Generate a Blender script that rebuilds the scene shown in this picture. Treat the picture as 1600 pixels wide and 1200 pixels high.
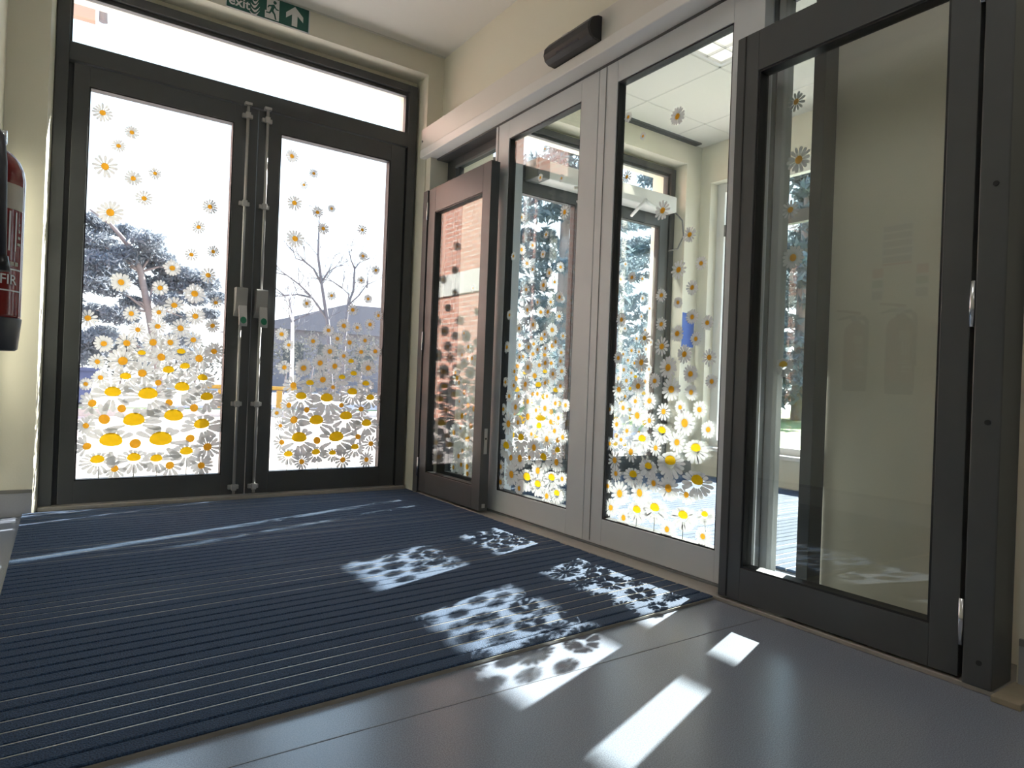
import bpy, bmesh, math, random
from mathutils import Vector, Matrix, Euler

# ------------------------------------------------------------------ camera, sky, sun, exposure
scene = bpy.context.scene
for o in list(bpy.data.objects):
    bpy.data.objects.remove(o)
COL = scene.collection
PI = math.pi

RM = ((0.8230, 0.0330, 0.5671), (-0.5667, -0.0193, 0.8237), (0.0381, -0.9993, 0.0028))
cam_data = bpy.data.cameras.new('camera')
cam_data.sensor_width = 36.0
cam_data.lens = 1023.0 / 1600.0 * 36.0
cam_data.clip_start = 0.02
cam_data.clip_end = 500
cam = bpy.data.objects.new('camera', cam_data)
COL.objects.link(cam)
right = Vector((RM[0][0], RM[1][0], RM[2][0])).normalized()
fwd = Vector((RM[0][2], RM[1][2], RM[2][2])).normalized()
up = right.cross(fwd).normalized()
right = fwd.cross(up).normalized()
cm = Matrix(((right.x, up.x, -fwd.x), (right.y, up.y, -fwd.y), (right.z, up.z, -fwd.z)))
cam.matrix_world = Matrix.Translation((0, 0, 0.64)) @ cm.to_4x4()
scene.camera = cam

SKY_STRENGTH = 1.45
SUN_STRENGTH = 20.0
EXPOSURE = 1.12
scene.view_settings.view_transform = 'Standard'
scene.view_settings.look = 'None'
scene.view_settings.gamma = 1.0
scene.view_settings.use_curve_mapping = False
scene.view_settings.exposure = EXPOSURE

world = bpy.data.worlds.new('world')
scene.world = world
world.use_nodes = True
wn = world.node_tree
wn.nodes.clear()
w_out = wn.nodes.new('ShaderNodeOutputWorld')
w_bg = wn.nodes.new('ShaderNodeBackground')
w_ramp = wn.nodes.new('ShaderNodeValToRGB')
w_sep = wn.nodes.new('ShaderNodeSeparateXYZ')
w_tc = wn.nodes.new('ShaderNodeTexCoord')
w_ramp.color_ramp.elements[0].position = 0.0
w_ramp.color_ramp.elements[0].color = (0.94, 0.97, 1.0, 1)
w_ramp.color_ramp.elements[1].position = 1.0
w_ramp.color_ramp.elements[1].color = (0.26, 0.48, 1.0, 1)
w_mid = w_ramp.color_ramp.elements.new(0.38)
w_mid.color = (0.60, 0.80, 1.0, 1)
wn.links.new(w_tc.outputs['Generated'], w_sep.inputs[0])
wn.links.new(w_sep.outputs['Z'], w_ramp.inputs[0])
wn.links.new(w_ramp.outputs[0], w_bg.inputs['Color'])
wn.links.new(w_bg.outputs[0], w_out.inputs['Surface'])
w_bg.inputs['Strength'].default_value = SKY_STRENGTH

SUN_EL = math.atan(0.60)
SUN_DIR = Vector((0.9468 * math.cos(SUN_EL), 0.3219 * math.cos(SUN_EL), math.sin(SUN_EL)))
sun_data = bpy.data.lights.new('sun', 'SUN')
sun_data.energy = SUN_STRENGTH
sun_data.color = (1.0, 0.965, 0.92)
sun_data.angle = math.radians(0.55)
sun = bpy.data.objects.new('sun', sun_data)
COL.objects.link(sun)
sun.rotation_euler = SUN_DIR.to_track_quat('Z', 'Y').to_euler()
sun.location = SUN_DIR * 30

random.seed(7)

# ------------------------------------------------------------------ materials
def new_mat(name):
    m = bpy.data.materials.new(name)
    m.use_nodes = True
    nt = m.node_tree
    b = nt.nodes['Principled BSDF']
    return m, nt, b

def mat(name, col, rough=0.5, metal=0.0, var=0.06, scale=6.0, bump=0.0, bscale=80.0, spec=0.5):
    m, nt, b = new_mat(name)
    n = nt.nodes
    tc = n.new('ShaderNodeTexCoord')
    no = n.new('ShaderNodeTexNoise')
    no.inputs['Scale'].default_value = scale
    no.inputs['Detail'].default_value = 4
    nt.links.new(tc.outputs['Object'], no.inputs['Vector'])
    mx = n.new('ShaderNodeMix'); mx.data_type = 'RGBA'
    lo = [max(0, c * (1 - var)) for c in col]; hi = [min(1, c * (1 + var)) for c in col]
    mx.inputs['A'].default_value = (*lo, 1); mx.inputs['B'].default_value = (*hi, 1)
    nt.links.new(no.outputs['Fac'], mx.inputs['Factor'])
    nt.links.new(mx.outputs['Result'], b.inputs['Base Color'])
    b.inputs['Roughness'].default_value = rough
    b.inputs['Metallic'].default_value = metal
    b.inputs['Specular IOR Level'].default_value = spec
    if bump > 0:
        n2 = n.new('ShaderNodeTexNoise'); n2.inputs['Scale'].default_value = bscale
        nt.links.new(tc.outputs['Object'], n2.inputs['Vector'])
        bp = n.new('ShaderNodeBump'); bp.inputs['Strength'].default_value = bump
        bp.inputs['Distance'].default_value = 0.01
        nt.links.new(n2.outputs['Fac'], bp.inputs['Height'])
        nt.links.new(bp.outputs['Normal'], b.inputs['Normal'])
    return m

def glass_mat(name, tint, f0=0.045):
    m = bpy.data.materials.new(name); m.use_nodes = True
    nt = m.node_tree; nt.nodes.clear(); n = nt.nodes
    out = n.new('ShaderNodeOutputMaterial')
    tr = n.new('ShaderNodeBsdfTransparent'); tr.inputs['Color'].default_value = (*tint, 1)
    gl = n.new('ShaderNodeBsdfGlossy'); gl.inputs['Roughness'].default_value = 0.0
    lw = n.new('ShaderNodeLayerWeight'); lw.inputs['Blend'].default_value = 0.5
    pw = n.new('ShaderNodeMath'); pw.operation = 'POWER'; pw.inputs[1].default_value = 5
    ma = n.new('ShaderNodeMath'); ma.operation = 'MULTIPLY_ADD'
    ma.inputs[1].default_value = 1 - f0; ma.inputs[2].default_value = f0
    mx = n.new('ShaderNodeMixShader')
    nt.links.new(lw.outputs['Facing'], pw.inputs[0]); nt.links.new(pw.outputs[0], ma.inputs[0])
    nt.links.new(ma.outputs[0], mx.inputs[0]); nt.links.new(tr.outputs[0], mx.inputs[1]); nt.links.new(gl.outputs[0], mx.inputs[2])
    nt.links.new(mx.outputs[0], out.inputs['Surface'])
    return m

def petal_mat():
    m = bpy.data.materials.new('printed_petal_vinyl'); m.use_nodes = True
    nt = m.node_tree; nt.nodes.clear(); n = nt.nodes
    out = n.new('ShaderNodeOutputMaterial')
    tc = n.new('ShaderNodeTexCoord')
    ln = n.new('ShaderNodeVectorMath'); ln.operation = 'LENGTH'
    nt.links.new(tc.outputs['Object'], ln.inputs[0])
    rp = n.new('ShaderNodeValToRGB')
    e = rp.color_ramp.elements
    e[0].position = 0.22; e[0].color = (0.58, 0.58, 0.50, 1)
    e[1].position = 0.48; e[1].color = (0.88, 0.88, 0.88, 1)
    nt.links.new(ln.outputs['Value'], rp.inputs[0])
    df = n.new('ShaderNodeBsdfDiffuse'); ts = n.new('ShaderNodeBsdfTranslucent')
    nt.links.new(rp.outputs[0], df.inputs['Color']); nt.links.new(rp.outputs[0], ts.inputs['Color'])
    mx = n.new('ShaderNodeMixShader'); mx.inputs[0].default_value = 0.125
    nt.links.new(df.outputs[0], mx.inputs[1]); nt.links.new(ts.outputs[0], mx.inputs[2])
    nt.links.new(mx.outputs[0], out.inputs['Surface'])
    return m

def trans_mat(name, col, fac=0.3):
    m = bpy.data.materials.new(name); m.use_nodes = True
    nt = m.node_tree; nt.nodes.clear(); n = nt.nodes
    out = n.new('ShaderNodeOutputMaterial')
    tc = n.new('ShaderNodeTexCoord'); no = n.new('ShaderNodeTexNoise'); no.inputs['Scale'].default_value = 3
    nt.links.new(tc.outputs['Object'], no.inputs['Vector'])
    mc = n.new('ShaderNodeMix'); mc.data_type = 'RGBA'
    mc.inputs['A'].default_value = (*[c * .8 for c in col], 1); mc.inputs['B'].default_value = (*[min(1, c * 1.2) for c in col], 1)
    nt.links.new(no.outputs['Fac'], mc.inputs['Factor'])
    df = n.new('ShaderNodeBsdfDiffuse'); ts = n.new('ShaderNodeBsdfTranslucent')
    nt.links.new(mc.outputs['Result'], df.inputs['Color']); nt.links.new(mc.outputs['Result'], ts.inputs['Color'])
    mx = n.new('ShaderNodeMixShader'); mx.inputs[0].default_value = fac
    nt.links.new(df.outputs[0], mx.inputs[1]); nt.links.new(ts.outputs[0], mx.inputs[2])
    nt.links.new(mx.outputs[0], out.inputs['Surface'])
    return m

def floor_mat():
    m, nt, b = new_mat('speckled_vinyl_floor'); n = nt.nodes
    tc = n.new('ShaderNodeTexCoord')
    no = n.new('ShaderNodeTexNoise'); no.inputs['Scale'].default_value = 420; no.inputs['Detail'].default_value = 2
    nt.links.new(tc.outputs['Object'], no.inputs['Vector'])
    rp = n.new('ShaderNodeValToRGB'); e = rp.color_ramp.elements
    e[0].position = 0.36; e[0].color = (0.185, 0.208, 0.262, 1)
    e[1].position = 0.66; e[1].color = (0.285, 0.318, 0.39, 1)
    nt.links.new(no.outputs['Fac'], rp.inputs[0])
    nt.links.new(rp.outputs[0], b.inputs['Base Color'])
    b.inputs['Specular IOR Level'].default_value = 0.85
    n2 = n.new('ShaderNodeTexNoise'); n2.inputs['Scale'].default_value = 3
    mr = n.new('ShaderNodeMapRange'); mr.inputs['To Min'].default_value = 0.23; mr.inputs['To Max'].default_value = 0.26
    nt.links.new(tc.outputs['Object'], n2.inputs['Vector']); nt.links.new(n2.outputs['Fac'], mr.inputs['Value'])
    nt.links.new(mr.outputs[0], b.inputs['Roughness'])
    bp = n.new('ShaderNodeBump'); bp.inputs['Strength'].default_value = 0.04; bp.inputs['Distance'].default_value = 0.003
    nt.links.new(no.outputs['Fac'], bp.inputs['Height']); nt.links.new(bp.outputs[0], b.inputs['Normal'])
    return m

def carpet_mat():
    m, nt, b = new_mat('blue_ribbed_carpet'); n = nt.nodes
    tc = n.new('ShaderNodeTexCoord')
    no = n.new('ShaderNodeTexNoise'); no.inputs['Scale'].default_value = 320; no.inputs['Detail'].default_value = 3
    nt.links.new(tc.outputs['Object'], no.inputs['Vector'])
    rp = n.new('ShaderNodeValToRGB'); e = rp.color_ramp.elements
    e[0].position = 0.35; e[0].color = (0.008, 0.022, 0.055, 1)
    e[1].position = 0.70; e[1].color = (0.042, 0.092, 0.190, 1)
    nt.links.new(no.outputs['Fac'], rp.inputs[0]); nt.links.new(rp.outputs[0], b.inputs['Base Color'])
    b.inputs['Roughness'].default_value = 0.85
    b.inputs['Sheen Weight'].default_value = 0.08
    b.inputs['Sheen Roughness'].default_value = 0.4
    bp = n.new('ShaderNodeBump'); bp.inputs['Strength'].default_value = 0.7; bp.inputs['Distance'].default_value = 0.006
    nt.links.new(no.outputs['Fac'], bp.inputs['Height']); nt.links.new(bp.outputs[0], b.inputs['Normal'])
    return m

def brick_mat():
    m, nt, b = new_mat('red_brick'); n = nt.nodes
    tc = n.new('ShaderNodeTexCoord'); mp = n.new('ShaderNodeMapping')
    mp.inputs['Rotation'].default_value = (PI / 2, 0, PI / 2)
    sx = n.new('ShaderNodeSeparateXYZ'); cb = n.new('ShaderNodeCombineXYZ'); ad = n.new('ShaderNodeMath')
    nt.links.new(tc.outputs['Object'], sx.inputs[0])
    nt.links.new(sx.outputs['X'], ad.inputs[0]); nt.links.new(sx.outputs['Y'], ad.inputs[1])
    nt.links.new(ad.outputs[0], cb.inputs['X']); nt.links.new(sx.outputs['Z'], cb.inputs['Y'])
    br = n.new('ShaderNodeTexBrick')
    br.inputs['Color1'].default_value = (0.50, 0.235, 0.175, 1); br.inputs['Color2'].default_value = (0.43, 0.185, 0.135, 1)
    br.inputs['Mortar'].default_value = (0.50, 0.44, 0.40, 1)
    br.inputs['Scale'].default_value = 1.0; br.inputs['Brick Width'].default_value = 0.225; br.inputs['Row Height'].default_value = 0.075
    br.inputs['Mortar Size'].default_value = 0.008
    nt.links.new(cb.outputs[0], br.inputs['Vector']); nt.links.new(br.outputs['Color'], b.inputs['Base Color'])
    b.inputs['Roughness'].default_value = 0.9
    return m

def emit_mat(name, col, s):
    m, nt, b = new_mat(name)
    b.inputs['Base Color'].default_value = (*col, 1)
    b.inputs['Emission Color'].default_value = (*col, 1); b.inputs['Emission Strength'].default_value = s
    return m

M = {}
M['cream'] = mat('cream_wall_paint', (0.80, 0.765, 0.64), 0.55, var=0.03, scale=3, bump=0.05, bscale=150)
M['ceiling'] = mat('white_ceiling_paint', (0.76, 0.74, 0.70), 0.7, var=0.02, scale=3)
M['tile'] = mat('mineral_ceiling_tile', (0.76, 0.75, 0.69), 0.8, var=0.04, scale=90, bump=0.15, bscale=200)
M['grid'] = mat('white_ceiling_grid', (0.66, 0.65, 0.60), 0.5)
M['skirt'] = mat('grey_coved_skirting', (0.42, 0.42, 0.43), 0.4, var=0.08, scale=150)
M['skirt_trim'] = mat('dark_grey_skirting_trim', (0.23, 0.22, 0.20), 0.4)
M['dark'] = mat('charcoal_powder_coat', (0.073, 0.077, 0.079), 0.38, var=0.10, scale=12, bump=0.02, bscale=500)
M['dark2'] = mat('black_rubber_gasket', (0.012, 0.012, 0.013), 0.5)
M['alu'] = mat('light_grey_powder_coat', (0.62, 0.645, 0.665), 0.36, var=0.04, scale=10, bump=0.02, bscale=500)
M['alu_dark'] = mat('mid_grey_powder_coat', (0.16, 0.165, 0.165), 0.35, var=0.05)
M['header'] = mat('off_white_header_paint', (0.74, 0.71, 0.66), 0.4, var=0.02)
M['lip'] = mat('white_painted_lip', (0.80, 0.79, 0.77), 0.35, var=0.02)
M['steel'] = mat('satin_aluminium', (0.50, 0.49, 0.48), 0.35, metal=0.6, var=0.05, scale=30)
M['chrome'] = mat('polished_steel', (0.75, 0.75, 0.76), 0.2, metal=1.0, var=0.03)
M['case'] = mat('silver_painted_case', (0.36, 0.35, 0.34), 0.4, var=0.04)
M['green'] = mat('sign_green', (0.010, 0.10, 0.075), 0.4, var=0.03)
M['greenlabel'] = mat('green_push_label', (0.01, 0.20, 0.11), 0.4, var=0.03)
M['white'] = mat('sign_white', (0.74, 0.74, 0.73), 0.45, var=0.02)
M['thresh'] = mat('worn_aluminium_threshold', (0.40, 0.37, 0.33), 0.45, metal=0.3, var=0.15, scale=40)
M['wood'] = mat('weathered_timber_packer', (0.33, 0.28, 0.20), 0.7, var=0.2, scale=30)
M['glass'] = glass_mat('clear_glass', (0.93, 0.95, 0.94))
M['glass2'] = glass_mat('screen_glass', (0.965, 0.975, 0.965), 0.06)
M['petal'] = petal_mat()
M['yellow'] = trans_mat('printed_flower_centre', (0.80, 0.38, 0.03), 0.16)
M['yellow2'] = trans_mat('printed_flower_centre_bright', (0.88, 0.52, 0.015), 0.18)
M['stem'] = trans_mat('printed_stem', (0.06, 0.07, 0.04), 0.2)
M['floor'] = floor_mat()
M['carpet'] = carpet_mat()
M['matbase'] = mat('dark_mat_channel', (0.02, 0.022, 0.026), 0.6)
M['strip'] = mat('aluminium_scraper_bar', (0.42, 0.39, 0.34), 0.4, metal=0.6, var=0.2, scale=20)
M['seam'] = mat('vinyl_weld', (0.16, 0.17, 0.20), 0.4)
M['red'] = mat('red_enamel', (0.17, 0.012, 0.012), 0.12, var=0.05)
M['black'] = mat('black_plastic', (0.012, 0.012, 0.014), 0.3, var=0.2, scale=20)
M['rubber'] = mat('dark_grey_rubber', (0.035, 0.035, 0.045), 0.4)
M['label'] = mat('cream_label', (0.42, 0.37, 0.30), 0.4)
M['paper'] = mat('white_paper', (0.72, 0.72, 0.74), 0.6)
M['bluegrey'] = mat('blue_grey_print', (0.16, 0.18, 0.27), 0.6)
M['redprint'] = mat('red_print', (0.45, 0.05, 0.04), 0.5)
M['bluesign'] = mat('blue_sign', (0.06, 0.14, 0.50), 0.45)
M['brick'] = brick_mat()
M['stone'] = mat('pale_stone_band', (0.55, 0.53, 0.50), 0.8, var=0.08)
M['peach'] = mat('peach_fascia', (0.42, 0.29, 0.22), 0.6, var=0.05)
M['pave'] = mat('pale_paving', (0.42, 0.372, 0.348), 0.85, var=0.08, scale=2, bump=0.1, bscale=30)
M['grass'] = mat('grass', (0.20, 0.26, 0.08), 0.9, var=0.3, scale=8)
M['pine'] = trans_mat('hazed_pine_needles', (0.22, 0.24, 0.27), 0.35)  # greyed and blued: distance haze is mixed into the needle colour
M['conifer'] = trans_mat('conifer_needles', (0.165, 0.215, 0.24), 0.35)
M['bark'] = mat('pine_bark', (0.30, 0.25, 0.24), 0.9, var=0.3, scale=10)
M['twig'] = mat('bare_branch_bark', (0.15, 0.14, 0.155), 0.9, var=0.2, scale=10)
M['birch'] = mat('birch_bark', (0.6, 0.56, 0.54), 0.8, var=0.2, scale=8)
M['farwall'] = mat('grey_far_wall', (0.20, 0.19, 0.21), 0.8, var=0.08)
M['farroof'] = mat('grey_far_roof', (0.17, 0.165, 0.185), 0.8, var=0.08)
M['hedge'] = trans_mat('hedge_leaves', (0.13, 0.13, 0.12), 0.2)
M['yellowrail'] = mat('yellow_painted_rail', (0.60, 0.33, 0.05), 0.5)
M['bluepaint'] = mat('blue_painted_panel', (0.06, 0.085, 0.19), 0.5)
M['kerb'] = mat('concrete_kerb', (0.5, 0.48, 0.46), 0.8)
M['fill_lamp'] = emit_mat('fill_light_diffuser', (1.0, 0.985, 0.96), 2.8)  # glow of the added, unseen lights that brighten the room
M['fill_lamp2'] = emit_mat('luminaire_diffuser_dim', (1.0, 0.95, 0.85), 0.35)

# ------------------------------------------------------------------ mesh helpers
ORIGIN = {}

def bm_box(bm, x0, x1, y0, y1, z0, z1, bev=0.0, mi=0):
    vs = [bm.verts.new(p) for p in ((x0, y0, z0), (x1, y0, z0), (x1, y1, z0), (x0, y1, z0), (x0, y0, z1), (x1, y0, z1), (x1, y1, z1), (x0, y1, z1))]
    fs = [bm.faces.new([vs[i] for i in q]) for q in ((3, 2, 1, 0), (4, 5, 6, 7), (0, 1, 5, 4), (1, 2, 6, 5), (2, 3, 7, 6), (3, 0, 4, 7))]
    for f_ in fs:
        f_.material_index = mi
    if bev > 0:
        es = set()
        for f_ in fs:
            es.update(f_.edges)
        bmesh.ops.bevel(bm, geom=list(es), offset=bev, segments=2, profile=0.5, affect='EDGES')
    return vs

def bm_tube(bm, pts, r, n=10, cap=True, mi=0):
    pts = [Vector(p) for p in pts]
    rs = r if isinstance(r, (list, tuple)) else [r] * len(pts)
    rings = []
    ref = None
    for i, p in enumerate(pts):
        t = (pts[min(i + 1, len(pts) - 1)] - pts[max(i - 1, 0)]).normalized()
        if ref is None:
            ref = Vector((0, 0, 1)) if abs(t.z) < 0.9 else Vector((1, 0, 0))
        u = t.cross(ref).normalized(); v = u.cross(t).normalized()
        ref = v
        rings.append([bm.verts.new(p + (u * math.cos(a) + v * math.sin(a)) * rs[i]) for a in [2 * PI * k / n for k in range(n)]])
    for a, b in zip(rings[:-1], rings[1:]):
        for k in range(n):
            f_ = bm.faces.new((a[k], a[(k + 1) % n], b[(k + 1) % n], b[k])); f_.material_index = mi; f_.smooth = True
    if cap:
        for rg in (rings[0], list(reversed(rings[-1]))):
            f_ = bm.faces.new(rg); f_.material_index = mi

def bm_lathe(bm, prof, cx, cy, n=28, mi=0):
    rings = []
    for r, z in prof:
        rings.append([bm.verts.new((cx + r * math.cos(2 * PI * k / n), cy + r * math.sin(2 * PI * k / n), z)) for k in range(n)])
    for a, b in zip(rings[:-1], rings[1:]):
        for k in range(n):
            f_ = bm.faces.new((a[k], a[(k + 1) % n], b[(k + 1) % n], b[k])); f_.smooth = True; f_.material_index = mi
    bm.faces.new(list(reversed(rings[0]))); bm.faces.new(rings[-1])

def bm_prism(bm, poly, axis, a0, a1, mi=0):
    """poly: 2D points, extruded along axis ('X','Y','Z') from a0 to a1"""
    def p3(p, a):
        return {'X': (a, p[0], p[1]), 'Y': (p[0], a, p[1]), 'Z': (p[0], p[1], a)}[axis]
    A = [bm.verts.new(p3(p, a0)) for p in poly]; B = [bm.verts.new(p3(p, a1)) for p in poly]
    n = len(poly)
    fs = [bm.faces.new(A), bm.faces.new(list(reversed(B)))]
    for i in range(n):
        fs.append(bm.faces.new((A[i], B[i], B[(i + 1) % n], A[(i + 1) % n])))
    for f_ in fs:
        f_.material_index = mi

def obj(name, bm, mats, parent=None):
    bmesh.ops.recalc_face_normals(bm, faces=bm.faces)
    off = ORIGIN.get(parent, Vector((0, 0, 0))) if parent else Vector((0, 0, 0))
    if off.length > 0:
        bmesh.ops.translate(bm, verts=bm.verts, vec=-off)
    me = bpy.data.meshes.new(name)
    bm.to_mesh(me); bm.free()
    for m in (mats if isinstance(mats, (list, tuple)) else [mats]):
        me.materials.append(M[m])
    o = bpy.data.objects.new(name, me)
    COL.objects.link(o)
    if parent:
        o.parent = parent
    ORIGIN[o] = off.copy()
    return o

def box(name, x0, x1, y0, y1, z0, z1, m, parent=None, bev=0.0):
    bm = bmesh.new()
    bm_box(bm, x0, x1, y0, y1, z0, z1, bev)
    return obj(name, bm, m, parent)

def boxes(name, lst, m, parent=None, bev=0.0):
    bm = bmesh.new()
    for b in lst:
        bm_box(bm, *b, bev=bev)
    return obj(name, bm, m, parent)

def tube(name, pts, r, m, parent=None, n=10):
    bm = bmesh.new(); bm_tube(bm, pts, r, n)
    return obj(name, bm, m, parent)

def tag(o, label, cat, group=None, kind=None):
    o['label'] = label; o['category'] = cat
    if group: o['group'] = group
    if kind: o['kind'] = kind
    return o

def thing(name, label, cat, loc=(0, 0, 0), group=None, kind=None):
    o = bpy.data.objects.new(name, None); COL.objects.link(o)
    o.empty_display_size = 0.1
    o.location = loc; ORIGIN[o] = Vector(loc)
    return tag(o, label, cat, group, kind)

def text_bm(body, size, bold=0.0):
    cu = bpy.data.curves.new('text', 'FONT'); cu.body = body; cu.size = size; cu.offset = bold
    cu.resolution_u = 3
    to = bpy.data.objects.new('text', cu); COL.objects.link(to)
    bpy.context.view_layer.update()
    me = bpy.data.meshes.new_from_object(to.evaluated_get(bpy.context.evaluated_depsgraph_get()))
    bm = bmesh.new(); bm.from_mesh(me)
    bpy.data.objects.remove(to); bpy.data.meshes.remove(me); bpy.data.curves.remove(cu)
    return bm

# ------------------------------------------------------------------ the room shell
YF = 3.50            # room face of the far wall
CEIL = 2.585
box('floor', -0.40, 4.60, -3.2, 3.62, -0.15, 0.0, 'floor')
tag(bpy.data.objects['floor'], 'blue-grey speckled vinyl floor with glossy finish', 'floor', kind='structure')
seam = box('weld_seam', -0.23, 1.68, 1.1285, 1.1315, 0.0, 0.0006, 'seam', bpy.data.objects['floor'])

o = box('ceiling', -0.40, 1.84, -3.2, 3.85, CEIL, 2.95, 'ceiling')
tag(o, 'plain off-white ceiling above the blue entrance mat', 'ceiling', kind='structure')
box('shadow_gap', -0.23, 1.83, 3.484, 3.4995, CEIL - 0.0025, CEIL + 0.004, 'grid', o)

o = box('wall_left', -0.45, -0.235, -3.2, 3.86, 0.0, 2.95, 'cream')
tag(o, 'cream left wall carrying the fire extinguisher', 'wall', kind='structure')
box('baseboard_left', -0.235, -0.228, -3.1, 3.5, 0.0, 0.10, 'skirt', o); box('skirting_trim', -0.235, -0.226, -3.1, 3.5, 0.10, 0.115, 'skirt_trim', o)

# far wall: piers and lintel around two door openings
bm = bmesh.new()
bm_prism(bm, [(-0.235, YF), (-0.086, YF), (-0.069, 3.62), (-0.069, 3.85), (-0.235, 3.85)], 'Z', 0, 2.95)  # left reveal splayed on purpose to widen its bright sunlit line
bm_box(bm, -0.235, 1.83, YF, 3.85, 2.457, 2.95)
bm_box(bm, 1.728, 2.20, YF, 3.85, 0, 2.457)
bm_box(bm, -.069, 1.728, 3.65, 3.85, 2.412, 2.457); bm_box(bm, 1.712, 1.728, 3.65, 3.85, 0, 2.412); bm_box(bm, -.069, -.062, 3.65, 3.85, 0, 2.412)
o = obj('wall_far', bm, 'cream')
tag(o, 'cream end wall around the grey double doors', 'wall', kind='structure')
for a, b in ((-0.235, -0.087), (1.728, 1.735)):
    box('skirting', a, b, YF - 0.007, YF, 0, 0.10, 'skirt', o); box('skirting_trim', a, b, YF - 0.009, YF, 0.10, 0.115, 'skirt_trim', o)
bm = bmesh.new()
bm_box(bm, 1.83, 4.55, YF, 3.85, 2.44, 2.95)
bm_box(bm, 4.005, 4.55, YF, 3.85, 0, 2.44)
bm_box(bm, 2.2, 4.005, 3.65, 3.85, 2.412, 2.44); bm_box(bm, 3.995, 4.005, 3.65, 3.85, 0, 2.412); bm_box(bm, 2.20, 2.222, 3.65, 3.85, 0, 2.412)
o = obj('wall_far_inner_lobby', bm, 'cream')
tag(o, 'cream end wall of the inner lobby beyond the sliding doors', 'wall', kind='structure')
box('skirting', 4.005, 4.175, YF - 0.007, YF, 0, 0.10, 'skirt', o)

# partition wall
bm = bmesh.new()
bm_box(bm, 1.83, 1.95, -3.2, YF, 2.0, 2.95)
bm_box(bm, 1.735, 1.95, 3.445, YF, 0, 2.12)
bm_box(bm, 1.80, 1.95, -3.2, 0.56, 0, 2.0)
bm_box(bm, 1.925, 1.95, 0.56, 1.105, 0, 2.0)
o = obj('wall_right', bm, 'cream')
tag(o, 'cream partition wall above and beside the sliding doors', 'wall', kind='structure')
box('skirting', 1.793, 1.80, -3.1, 0.555, 0, 0.10, 'skirt', o); box('skirting_trim', 1.791, 1.80, -3.1, 0.555, 0.10, 0.115, 'skirt_trim', o)
box('skirting', 1.732, 1.738, 3.438, YF, 0, 0.10, 'skirt', o); box('skirting_trim', 1.730, 1.738, 3.438, YF, 0.10, 0.115, 'skirt_trim', o)

o = box('wall_back', -0.45, 4.55, -3.4, -3.2, 0, 2.95, 'cream')
tag(o, 'cream back wall behind the viewer', 'wall', kind='structure')

# inner lobby side wall with a tall window
WX0, WX1 = 4.175, 4.42
WY0, WY1, WZ0, WZ1 = 1.62, 3.40, 0.22, 2.30
boxes('wall_side', [(WX0, WX1, -3.2, WY0, 0, 2.95), (WX0, WX1, WY1, YF, 0, 2.95), (WX0, WX1, WY0, WY1, 0, WZ0), (WX0, WX1, WY0, WY1, WZ1, 2.95)], 'cream')
tag(bpy.data.objects['wall_side'], 'cream side wall of the inner lobby with a tall window', 'wall', kind='structure')
w = thing('window_1', 'tall white framed window in the side wall of the inner lobby', 'window', (4.28, 2.5, WZ0), kind='structure')
GX0, GX1 = 4.265, 4.315
box('window_frame', GX0, GX1, WY1 - 0.07, WY1, WZ0, WZ1, 'lip', w); box('window_frame', GX0, GX1, WY0, WY0 + 0.07, WZ0, WZ1, 'lip', w)
box('window_frame', GX0, GX1, WY0 + .07, WY1 - .07, WZ1 - 0.07, WZ1, 'lip', w); box('window_frame', GX0, GX1, WY0 + .07, WY1 - .07, WZ0, WZ0 + 0.05, 'lip', w)
box('transom_bar', GX0, GX1, WY0 + .07, WY1 - .07, 1.88, 1.97, 'alu_dark', w)
box('pane', 4.287, 4.293, WY0 + .07, WY1 - .07, WZ0 + .05, 1.88, 'glass', w); box('pane', 4.287, 4.293, WY0 + .07, WY1 - .07, 1.97, WZ1 - .07, 'glass', w)
box('window_sill', 4.15, 4.265, WY0 - 0.02, WY1 + 0.02, WZ0 - 0.025, WZ0 + 0.003, 'lip', w, 0.004)

# inner lobby suspended ceiling, tile by tile
o = box('ceiling_inner_lobby', 1.95, 4.175, -3.2, YF, 2.64, 2.95, 'ceiling')
tag(o, 'suspended tile ceiling of the inner lobby', 'ceiling', kind='structure')
xs = [1.95, 2.0, 2.6, 3.2, 3.8, 4.175]; ys = [YF, 3.17, 2.57, 1.97, 1.37, 0.77, 0.17, -0.43]
tile_me = {}
for i in range(5):
    for j in range(7):
        x0, x1, y1, y0 = xs[i], xs[i + 1], ys[j], ys[j + 1]
        if (i, j) == (2, 2):
            continue
        key = (round(x1 - x0, 2), round(y1 - y0, 2))
        if key not in tile_me:
            bm = bmesh.new(); bm_box(bm, -(x1 - x0) / 2 + .006, (x1 - x0) / 2 - .006, -(y1 - y0) / 2 + .006, (y1 - y0) / 2 - .006, 0, 0.02, 0.003)
            me = bpy.data.meshes.new('ceiling_tile'); bm.to_mesh(me); bm.free(); me.materials.append(M['tile']); tile_me[key] = me
        t = bpy.data.objects.new('ceiling_tile', tile_me[key]); COL.objects.link(t); t.parent = o
        t.location = ((x0 + x1) / 2, (y0 + y1) / 2, 2.600)
for x in xs[1:5]:
    box('ceiling_grid', x - .008, x + .008, -0.43, YF, 2.602, 2.635, 'grid', o)
for y in ys[1:]:
    box('ceiling_grid', 1.95, 4.175, y - .008, y + .008, 2.602, 2.635, 'grid', o)

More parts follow.
